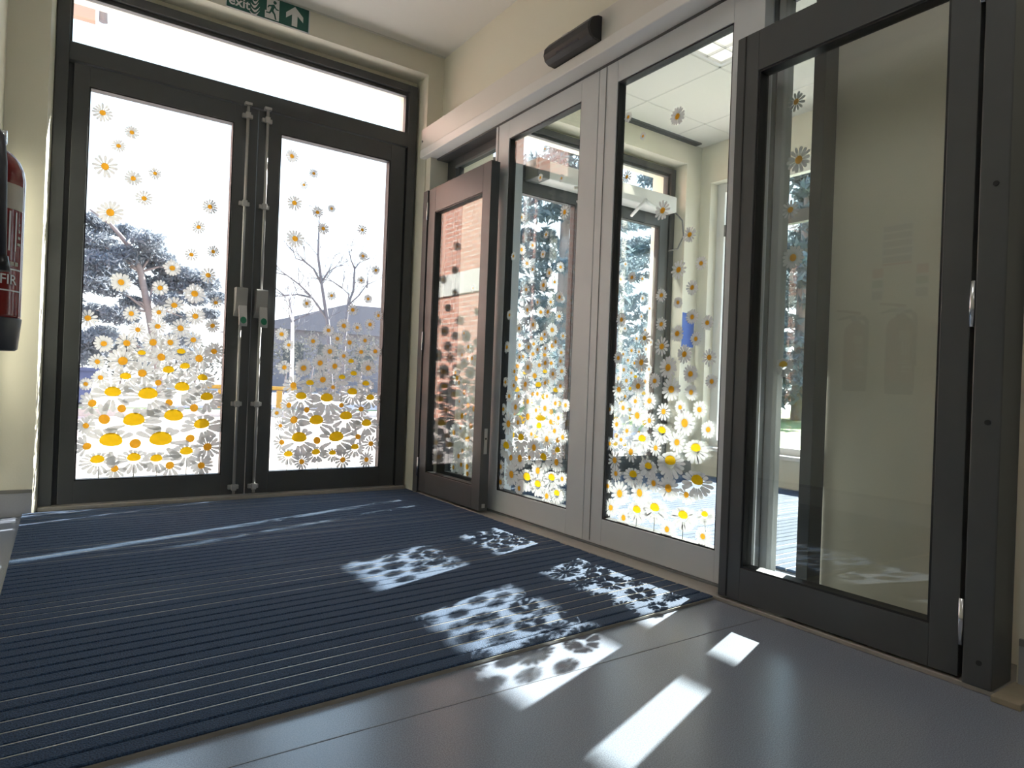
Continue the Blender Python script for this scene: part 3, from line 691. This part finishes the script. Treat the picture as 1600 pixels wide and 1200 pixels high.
# motion sensor on the header
ms = thing('motion_sensor', 'black half-round motion sensor above the sliding doors', 'sensor', (1.70, 2.09, 2.0))
prof = [(1.704, 2.008), (1.668, 2.010), (1.648, 2.022), (1.640, 2.045), (1.644, 2.072), (1.660, 2.093), (1.684, 2.104), (1.704, 2.106)]
def ringprism(y0, y1, grow, nm, m, par):
    bm = bmesh.new()
    bm_prism(bm, [(1.704 - (1.704 - x) * grow, 2.057 + (z - 2.057) * grow) for x, z in prof], 'Y', y0, y1)
    return obj(nm, bm, m, par)
ringprism(1.955, 2.235, 1.0, 'sensor_body', 'black', ms)
ringprism(2.235, 2.243, 0.97, 'end_cap', 'black', ms); ringprism(1.947, 1.955, 0.97, 'end_cap', 'black', ms)
box('lens', 1.6445, 1.652, 2.02, 2.16, 2.024, 2.033, 'rubber', ms); box('indicator', 1.6465, 1.652, 2.085, 2.125, 2.078, 2.084, 'steel', ms)

# ------------------------------------------------------------------ emergency exit sign
sg = thing('exit_sign', 'green emergency exit sign with running figure and up arrow', 'sign', (0.81, YF, 2.459))
SX0, SX1, SZ0, SZ1 = .607, 1.015, 2.459, 2.581
box('backing', SX0, SX1 + .006, YF - .006, YF - .0005, SZ0, SZ1, 'white', sg, .001)
box('green_face', SX0 + .004, SX1 - .001, YF - .0072, YF - .006, SZ0 + .003, SZ1 - .003, 'green', sg)
def flat(name, poly, y, m, par):
    bm = bmesh.new(); bm_prism(bm, poly, 'Y', y - .0006, y)
    return obj(name, bm, m, par)
for body, zz in (('Fire', 2.531), ('exit', 2.477)):
    bm = text_bm(body, .066, .0012)
    bmesh.ops.transform(bm, matrix=Matrix.Translation((SX0 + .012, YF - .0079, zz)) @ Matrix.Rotation(PI / 2, 4, 'X'), verts=bm.verts)
    obj('lettering', bm, 'white', sg)
for k in range(5):     # flame symbol, stacked licks
    zb = 2.470 + k * .021; w_ = .024 - .0022 * k; cx_ = .742 + .003 * (k % 2)
    up_ = [(cx_ - w_ + 2 * w_ * i / 8, zb + .008 * math.cos(PI * (i / 8 - .5) * 1.4 + PI) + (.014 * (i / 8) ** 2)) for i in range(9)]
    lo_ = [(x, z - .010 * math.sin(PI * i / 8) - .002) for i, (x, z) in enumerate(up_)]
    flat('flame', up_ + list(reversed(lo_)), YF - .0073, 'white', sg)
dr = flat('doorway', [(.792, 2.468), (.862, 2.468), (.862, 2.574), (.800, 2.574), (.800, 2.505), (.792, 2.505)], YF - .0073, 'white', sg)
man = [[(.836, 2.546), (.822, 2.540), (.808, 2.535), (.803, 2.522), (.807, 2.520), (.813, 2.530), (.823, 2.531), (.818, 2.514), (.812, 2.500), (.797, 2.498), (.797, 2.492), (.817, 2.493), (.824, 2.506), (.836, 2.494), (.842, 2.471), (.850, 2.471), (.843, 2.499), (.833, 2.514), (.838, 2.529), (.848, 2.520), (.860, 2.521), (.860, 2.526), (.849, 2.527)],
       [(.8395 + .0085 * math.cos(a), 2.556 + .0085 * math.sin(a)) for a in [2 * PI * k / 12 for k in range(12)]]]
for p in man:
    flat('running_figure', p, YF - .0080, 'green', sg)
flat('arrow', [(.927, 2.470), (.955, 2.470), (.955, 2.528), (.985, 2.502), (.985, 2.530), (.941, 2.572), (.897, 2.530), (.897, 2.502), (.927, 2.528)], YF - .0073, 'white', sg)

# ------------------------------------------------------------------ entrance mats
def entrance_mat(label, x0, x1, yn_l, yn_r, yf, mid, detail, n):
    t = thing('entrance_mat', label, 'mat', ((x0 + x1) / 2, (yn_l + yf) / 2, 0))
    bm = bmesh.new()
    bm_prism(bm, [(x0, yn_l), (x1, yn_r), (x1, yf), (x0, yf)], 'Z', 0.0002, .004)
    obj('backing', bm, 'matbase', t)
    rr = random.Random(11)
    p = 1.0 / n
    def yl(tt): return yn_l + (yf - yn_l) * tt
    def yr(tt): return yl(tt) + (yn_r - yn_l) * (1 - tt) + mid * tt * (1 - tt)
    hh = .0125
    for i in range(n):
        ta, tb = i * p, (i + .90) * p
        ex = rr.uniform(-.004, .004)
        prof_t = [(ta, 0.004), (ta, hh - .002), (ta + .06 * p, hh), (tb - .06 * p, hh), (tb, hh - .002), (tb, 0.004)]
        bm = bmesh.new()
        A_ = [bm.verts.new((x0, yl(a), z)) for a, z in prof_t]; B_ = [bm.verts.new((x1 + ex, yr(a), z)) for a, z in prof_t]
        for k in range(6):
            bm.faces.new((A_[k], B_[k], B_[(k + 1) % 6], A_[(k + 1) % 6]))
        bm.faces.new(A_); bm.faces.new(B_)
        obj('carpet_slat', bm, 'carpet', t)
        if detail and i < n - 1:
            ta, tb = (i + .915) * p, (i + .975) * p
            hz = (.0085, .0095, .0118, .008, .0112)[(i * 7 + i // 3) % 5]
            bm = bmesh.new()
            A_ = [bm.verts.new((x0, yl(a), z)) for a, z in ((ta, .004), (ta, hz), (tb, hz), (tb, .004))]; B_ = [bm.verts.new((x1 - .003, yr(a), z)) for a, z in ((ta, .004), (ta, hz), (tb, hz), (tb, .004))]
            for k in range(4):
                bm.faces.new((A_[k], B_[k], B_[(k + 1) % 4], A_[(k + 1) % 4]))
            bm.faces.new(A_); bm.faces.new(B_)
            obj('scraper_bar', bm, 'strip', t)
    bm = bmesh.new()
    bm_prism(bm, [(x0, yn_l - .003), (x1, yn_r - .003), (x1, yn_r), (x0, yn_l)], 'Z', 0, .008)
    obj('edge_trim', bm, 'strip', t)
    return t
entrance_mat('dark blue ribbed entrance mat inside the charcoal double doors', -.118, 1.688, 1.225, 1.308, 3.50, .28, True, 50)
entrance_mat('ribbed entrance mat beyond the sliding doors in the inner lobby', 2.20, 4.05, 1.30, 1.30, 3.48, 0.0, True, 48)

# ------------------------------------------------------------------ fire extinguishers on the left wall
def extinguisher(y, ax, R, z0, k, label):
    """R cylinder radius, z0 foot height, k height scale"""
    def Z(z): return z0 + (z - .678) * k
    t = thing('fire_extinguisher', label, 'fire extinguisher', (ax, y, z0), 'extinguishers on the left wall')
    q = R / .0745
    bm = bmesh.new(); bm_lathe(bm, [(.066 * q, Z(.678)), (.071 * q, Z(.682)), (.0765 * q, Z(.750)), (.0765 * q, Z(.753))], ax, y); obj('foot_ring', bm, 'rubber', t)
    bm = bmesh.new(); bm_lathe(bm, [(.074 * q, Z(.750)), (.0745 * q, Z(.76)), (.0745 * q, Z(1.075)), (.0715 * q, Z(1.098)), (.064 * q, Z(1.118)), (.050 * q, Z(1.135)), (.032 * q, Z(1.146)), (.026 * q, Z(1.152)), (.024 * q, Z(1.162))], ax, y, 36); bd = obj('cylinder', bm, 'red', t)
    zt = Z(1.162)
    bm = bmesh.new(); bm_lathe(bm, [(.019, zt - .002), (.019, zt + .018), (.014, zt + .021), (.014, zt + .038)], ax, y, 16); obj('valve', bm, 'steel', t)
    tube('carry_handle', [(ax, y - .01, zt + .026), (ax, y + .05, zt + .024), (ax + .005, y + .10, zt + .012)], [.010, .009, .006], 'black', t, 8)
    tube('lever', [(ax, y - .02, zt + .041), (ax, y + .05, zt + .056), (ax + .005, y + .11, zt + .064)], [.009, .008, .006], 'red', t, 8)
    tube('gauge', [(ax + .018, y, zt + .010), (ax + .034, y, zt + .010)], .014, 'chrome', t, 14)
    h = R + .016
    tube('hose', [(ax, y - .018, zt + .012), (ax + .012, y - .05, zt + .014), (ax + .026, y - h + .004, zt - .012), (ax + .031, y - h, zt - .06), (ax + .033, y - h, zt - .14), (ax + .036, y - h, Z(.875))], .0105, 'rubber', t, 12)
    tube('nozzle', [(ax + .036, y - h, Z(.885)), (ax + .038, y - h, Z(.852))], [.0125, .0145], 'black', t, 12)
    def wrap(nm, a0, a1, z0_, z1_, m, e=.0005):
        bm = bmesh.new(); n = 16; lo = []; hi = []; r = R + e
        for i in range(n + 1):
            a = math.radians(a0 + (a1 - a0) * i / n)
            lo.append(bm.verts.new((ax + r * math.cos(a), y + r * math.sin(a), Z(z0_)))); hi.append(bm.verts.new((ax + r * math.cos(a), y + r * math.sin(a), Z(z1_))))
        for i in range(n):
            bm.faces.new((lo[i], lo[i + 1], hi[i + 1], hi[i])).smooth = True
        return obj(nm, bm, m, bd)
    wrap('label_band', -62, -18, 1.000, 1.058, 'label')
    for a0 in (-60, -48, -36):
        wrap('label_stripe', a0, a0 + 3, .905, .995, 'paper', .0006)
    for a0, a1 in ((-62, -54), (-52, -46), (-44, -36), (-34, -27)):      # illegible small print
        wrap('small_print', a0, a1, .872, .881, 'label', .0006)
    for k_ in range(5):
        wrap('small_print', -30 + k_, -22 - k_, .920 + k_ * .015, .926 + k_ * .015, 'label', .0006)
    for z in (.862, .813):
        wrap('label_line', -88, -20, z, z + .003, 'paper', .0006)
    for body, size, z, a0 in (('NFIR', .027, .829, -78),):
        bm = text_bm(body, size, .0003)
        for v in bm.verts:
            a = math.radians(a0) + v.co.x / R
            v.co = Vector((ax + (R + .0008) * math.cos(a), y + (R + .0008) * math.sin(a), Z(z) + v.co.y))
        obj('label_lettering', bm, 'paper', bd)
    box('wall_bracket', -.2345, ax - R + .004, y - .018, y + .018, Z(.85), Z(1.08), 'steel', t)
    return t
extinguisher(1.665, -.139, .0675, .672, .86, 'red fire extinguisher with black foot ring on the left wall, nearer the viewer')
extinguisher(1.915, -.170, .0600, .684, .80, 'second red fire extinguisher on the left wall, nearer the doors')
nt_ = thing('wall_notice', 'large printed notice on the left wall above the extinguishers', 'notice', (-.234, 1.74, 1.365))
box('sheet', -.2345, -.2325, 1.659, 1.824, 1.365, 1.595, 'paper', nt_)
for k in range(5):
    box('print_block', -.2325, -.2318, 1.667, 1.816, 1.555 - k * .042, 1.585 - k * .042, 'bluegrey', nt_)
box('print_block', -.2325, -.2318, 1.667, 1.816, 1.370, 1.383, 'redprint', nt_)
for y0, lab in ((1.806, 'narrow extinguisher identification sign on the left wall, nearer the doors'), (1.578, 'narrow extinguisher identification sign on the left wall, nearer the viewer')):
    s_ = thing('identification_sign', lab, 'sign', (-.234, y0 + .03, 1.18))
    box('sheet', -.2345, -.2325, y0, y0 + .066, 1.18, 1.365, 'paper', s_)
    box('print_block', -.2325, -.2318, y0 + .004, y0 + .062, 1.31, 1.36, 'redprint', s_); box('print_block', -.2325, -.2318, y0 + .004, y0 + .062, 1.255, 1.295, 'greenlabel', s_); box('print_block', -.2325, -.2318, y0 + .004, y0 + .062, 1.19, 1.235, 'bluegrey', s_)

ps = box('wall_poster', 4.012, 4.150, YF - .004, YF - .0005, 1.0, 1.27, 'bluesign', None, .001)
tag(ps, 'small blue poster on the end wall of the inner lobby', 'poster')

# ------------------------------------------------------------------ outdoors
o = box('ground_paving', -30, 60, 3.62, 60, -0.30, -0.02, 'pave'); tag(o, 'pale paved forecourt outside the doors', 'paving', kind='structure')
o = box('ground_side', 4.42, 60, -30, 3.62, -0.30, -0.02, 'pave'); tag(o, 'paved ground beside the inner lobby window', 'paving', kind='structure')
bm = bmesh.new(); bm_prism(bm, [(-1.0, 11.3), (7.0, 11.3), (7.0, 13.2), (-1.0, 13.2)], 'Z', -.02, .01)
tag(obj('grass_verge', bm, 'grass'), 'narrow grass verge across the forecourt', 'grass', kind='stuff')
bm = bmesh.new(); bm_prism(bm, [(7.4, -6), (40, -6), (40, 18), (9.5, 18), (7.4, 6.5)], 'Z', -.02, -.005)
tag(obj('lawn', bm, 'grass'), 'sunlit lawn beyond the inner lobby window', 'lawn', kind='stuff')
k_ = box('kerb', -1, 7.2, 11.1, 11.3, -.02, .08, 'kerb'); tag(k_, 'pale concrete kerb along the grass verge', 'kerb')

# brick wing
b = thing('brick_building', 'red brick wing with pale stone band left of the entrance', 'building', (-4, 9, 0))
boxes('brick_wall', [(-9, -1.5, 6.36, 13.0, -.1, 7.2)], 'brick', b)
box('stone_band', -1.52, -1.46, 6.34, 13.0, 2.0, 2.33, 'stone', b); box('plinth', -1.53, -1.45, 6.33, 13.0, -.1, .03, 'stone', b)
box('roof', -9.3, -1.3, 6.1, 13.3, 7.2, 7.5, 'farroof', b); tube('downpipe', [(-1.44, 7.1, 0), (-1.44, 7.1, 7.2)], .04, 'stone', b, 8)
p = thing('canopy', 'peach fascia of a flat canopy high above the forecourt', 'canopy', (-1, 12.4, 5.98))
box('fascia', -2.5, .29, 13.3, 13.45, 5.98 + .58, 7.5, 'peach', p, .02); box('soffit', -2.5, .20, 13.45, 14.2, 7.3, 7.48, 'peach', p); tube('rainwater_pipe', [(.40, 13.5, 6.68), (.40, 13.5, 7.6)], .07, 'farwall', p, 10)
box('post', -2.2, -2.0, 13.7, 13.9, -.02, 7.3, 'farwall', p)

def clump(bm, c, r, n, rr, sz=.10, squash=.6):
    for _ in range(n):
        d = Vector((rr.gauss(0, 1), rr.gauss(0, 1), rr.gauss(0, 1)))
        d = d.normalized() * (rr.random() ** .45) * r
        d.z *= squash
        q = Vector(c) + d
        u = Vector((rr.uniform(-1, 1), rr.uniform(-1, 1), rr.uniform(-1, 1))).normalized()
        w = u.cross(Vector((rr.uniform(-1, 1), rr.uniform(-1, 1), rr.uniform(-1, 1)))).normalized()
        s = sz * rr.uniform(.6, 1.4)
        bm.faces.new([bm.verts.new(q + u * s), bm.verts.new(q + w * s * .55), bm.verts.new(q - u * s)])

rr = random.Random(5)
PINE_TRUNK = [(2.3, 20, -.02), (2.2, 20, .5), (2.11, 20, 1.01), (1.87, 20, 2.25), (1.65, 20, 3.29), (1.44, 20, 3.85), (.92, 20, 4.44), (.46, 20, 4.74)]
CL = [((0.4, 4.52), 0.3), ((0.75, 4.41), 0.36), ((1.25, 4.46), 0.33), ((0.49, 3.96), 0.56), ((0.91, 3.86), 0.56), ((1.27, 3.66), 0.5), ((1.74, 4.10), 0.45), ((1.98, 3.8), 0.5), ((0.65, 3.32), 0.6), ((1.14, 3.31), 0.52), ((2.17, 3.62), 0.48), ((2.49, 3.48), 0.48), ((0.52, 2.81), 0.5), ((0.94, 2.78), 0.45), ((2.89, 3.33), 0.45), ((3.25, 3.19), 0.41), ((3.61, 2.87), 0.33), ((0.68, 2.17), 0.45), ((1.18, 2.05), 0.45), ((1.53, 2.51), 0.33), ((3.42, 2.35), 0.26), ((2.69, 2.19), 0.41), ((0.64, 1.43), 0.5), ((0.44, 1.09), 0.56), ((2.28, 2.59), 0.4), ((1.96, 3.07), 0.42), ((2.91, 2.65), 0.3), ((0.91, 1.61), 0.37), ((1.43, 1.31), 0.45), ((2.63, 1.57), 0.4), ((2.4, 3.05), .42), ((2.9, 2.95), .36), ((-.1, 3.4), .6), ((-.2, 2.4), .6), ((-.1, 4.2), .5), ((1.6, 1.0), .5), ((2.9, 1.2), .4)]
def pine():
    t = thing('pine_tree', 'leaning pine tree with open crown beyond the left door leaf', 'tree', (2.3, 20, 0))
    tube('trunk', PINE_TRUNK, [.13, .11, .10, .09, .085, .07, .045, .02], 'bark', t, 8)
    bm = bmesh.new()
    for (x, z), r in CL:
        clump(bm, (x, 20 + rr.uniform(-.8, .8), z), r * 1.05, int(520 * r / .4), rr, .085, .55)
    obj('needle_crown', bm, 'pine', t)
    bm = bmesh.new()
    for (x, z), r in CL[3:30:2]:
        q = min(PINE_TRUNK[2:], key=lambda p: abs(p[2] - z + .5))
        bm_tube(bm, [q, ((q[0] + x) / 2, 20, (q[2] + z) / 2 + .1), (x, 20, z)], [.035, .03, .012], 5)
    obj('branch_framework', bm, 'bark', t)
pine()

def grow(bm, p, d, ln, r, depth, rr):
    if depth == 0 or r < .004: return
    q = p + d * ln
    mid = (p + q) / 2 + Vector((rr.uniform(-.06, .06), rr.uniform(-.06, .06), rr.uniform(-.04, .04))) * ln
    bm_tube(bm, [p, mid, q], [r, r * .85, r * .7], 4, False)
    for k in range(rr.choice((2, 3))):
        nd = (d + Vector((rr.uniform(-.8, .8), rr.uniform(-.8, .8), rr.uniform(-.35, .6)))).normalized()
        grow(bm, p + (q - p) * rr.uniform(.5, 1.0), nd, ln * rr.uniform(.6, .8), r * .62, depth - 1, rr)

BR = [[[6.95, 0], [6.85, 1.2], [6.75, 2.36], [6.52, 3.53], [6.37, 4.39], [6.37, 5.38]], [[6.52, 3.53], [6.25, 3.98], [5.97, 4.18], [5.7, 4.22]], [[6.52, 3.62], [6.69, 3.94], [6.84, 4.06]], [[6.75, 2.46], [6.24, 3.1], [5.84, 3.45], [5.45, 3.69], [5.15, 3.72]], [[6.24, 3.1], [5.79, 3.15], [5.42, 3.07], [5.13, 3.27]]]
BR2 = [[[7.3, 0], [7.3, 1.6], [7.36, 2.96], [7.53, 3.44], [7.55, 4.16], [7.71, 4.38]], [[7.36, 2.96], [7.39, 3.33], [7.17, 3.5], [7.22, 4.01]], [[7.36, 2.96], [7.71, 3.32], [7.97, 3.7], [8.44, 3.96]], [[7.55, 4.16], [7.41, 4.44], [7.36, 4.64]], [[7.98, 3.6], [8.0, 4.01]], [[7.17, 3.5], [6.86, 3.67], [6.7, 3.69]]]
def bare_tree(lists, label, y, r0, seed):
    rr = random.Random(seed)
    t = thing('bare_tree', label, 'tree', (lists[0][0][0], y, 0))
    bm = bmesh.new(); bm2 = bmesh.new()
    for li, l in enumerate(lists):
        r = r0 if li == 0 else r0 * .45
        pts = [(x, y, z) for x, z in l]
        bm_tube(bm, pts, [r * (1 - .65 * i / (len(pts) - 1)) for i in range(len(pts))], 6)
        for i in range(1 if li else 2, len(pts)):
            p = Vector(pts[i]); d = (p - Vector(pts[i - 1])).normalized()
            for _ in range(2):
                nd = (d + Vector((rr.uniform(-.9, .9), rr.uniform(-.9, .9), rr.uniform(-.2, .6)))).normalized()
                grow(bm2, p, nd, .45, r0 * .16, 4, rr)
    obj('trunk_and_limbs', bm, 'twig', t); obj('twigs', bm2, 'twig', t)
bare_tree(BR, 'bare tree with a tall forked trunk beyond the right door leaf', 20, .085, 21)
BR2 = [[[x * 1.15, max(0, .64 + (z - .64) * 1.15)] for x, z in l] for l in BR2]
bare_tree(BR2, 'bare tree spreading to the right beyond the right door leaf', 23, .075, 22)
t = thing('birch_tree', 'slender pale birch trunk beyond the right door leaf', 'tree', (5.14, 18, 0))
tube('trunk', [(5.15, 18, -.02), (5.13, 18, 1.15), (5.10, 18, 2.2), (5.0, 18, 3.0)], [.06, .05, .04, .02], 'birch', t, 8)
bm = bmesh.new()
for _ in range(7):
    grow(bm, Vector((5.1, 18, rr.uniform(1.4, 2.8))), Vector((rr.uniform(-1, 1), rr.uniform(-.5, .5), .5)).normalized(), .5, .014, 4, rr)
obj('twigs', bm, 'twig', t)

h = thing('grey_building', 'grey low building with shallow roof behind the bare trees', 'building', (12, 31, 0))
box('wall', 7.0, 17.5, 30.2, 36, -.02, 2.9, 'farwall', h)
bm = bmesh.new(); bm_prism(bm, [(6.5, 2.8), (8.4, 3.35), (10.9, 4.16), (12.9, 4.2), (15.0, 3.6), (18, 2.8)], 'Y', 29.9, 36.3); obj('roof', bm, 'farroof', h)
for x in (8.2, 9.8, 11.6, 13.4):
    f_ = box('window', x, x + .9, 30.15, 30.2, 1.0, 2.2, 'dark', h)

def hedge(x0, x1, y, hgt, label, seed, m='hedge', n=1600, zb=-.02):
    rr = random.Random(seed)
    bm = bmesh.new()
    for k in range(int((x1 - x0) / .5)):
        clump(bm, (x0 + .5 * k + .25, y + rr.uniform(-.2, .2), hgt * .64 + rr.uniform(0, .12)), hgt * .5, n // 10, rr, .09, .95)
    t = thing('hedge', label, 'hedge', ((x0 + x1) / 2, y, 0)); obj('leaves', bm, m, t)
    bm = bmesh.new()
    for k in range(int((x1 - x0) / 1.0)):
        bm_tube(bm, [(x0 + k + .4, y, zb), (x0 + k + .5, y, hgt * .5)], .03, 5)
    obj('stems', bm, 'bark', t)
hedge(-1.0, 5.0, 22.5, 1.5, 'dark hedge behind the leaning pine', 31)
hedge(5.6, 11.5, 25.5, 2.4, 'brownish scrub in front of the grey building', 32)

rl = thing('barrier_rail', 'yellow painted barrier rail on two posts across the forecourt', 'barrier', (2.8, 13.6, 0))
box('rail', 2.2, 4.0, 13.57, 13.63, .37, .45, 'yellowrail', rl, .02); box('post', 2.5, 2.6, 13.56, 13.64, 0, .36, 'yellowrail', rl); box('post', 3.6, 3.7, 13.56, 13.64, 0, .36, 'yellowrail', rl)
bl = thing('blue_skip', 'low blue metal skip at the left of the forecourt', 'skip', (-.3, 15, 0))
bm = bmesh.new(); bm_prism(bm, [(-1.6, .02), (.42, .02), (.55, .66), (-1.8, .66)], 'Y', 14.6, 16.0); obj('skip_body', bm, 'bluepaint', bl); box('rim', -1.85, .60, 14.55, 16.05, .62, .68, 'bluepaint', bl)

hedge(7.6, 13.0, 12.0, 1.5, 'clipped hedge beyond the inner lobby doors', 33, 'conifer', 1600, -.004)

def conifer(x, y, hgt, rad, label, seed):
    rr = random.Random(seed)
    t = thing('conifer', label, 'tree', (x, y, 0), 'conifers beyond the inner lobby')
    tube('trunk', [(x, y, -.004), (x, y, hgt * .5), (x, y, hgt * .95)], [.22, .15, .03], 'bark', t, 7)
    bm = bmesh.new()
    nl = int(hgt / .55)
    for k in range(nl):
        z = .75 + (hgt - .85) * k / nl; R_ = rad * (1 - k / nl) ** .8 + .25
        nb = max(4, int(10 * R_ / rad))
        for j in range(nb):
            a = rr.uniform(0, 6.28)
            for s in (.35, .7, 1.0):
                clump(bm, (x + R_ * s * math.cos(a), y + R_ * s * math.sin(a), z - .25 * s * R_ * .5), .44, 46, rr, .16, .42)
    obj('needle_crown', bm, 'conifer', t)
conifer(13.2, 16.5, 12, 2.9, 'tall dark conifer seen through the inner lobby doors, left of the pair', 41)
conifer(20.8, 18.6, 13, 3.3, 'tall dark conifer seen through the inner lobby doors, right of the pair', 42)
conifer(16.8, 10.4, 7.5, 2.1, 'shorter conifer beyond the lawn outside the inner lobby window', 43)
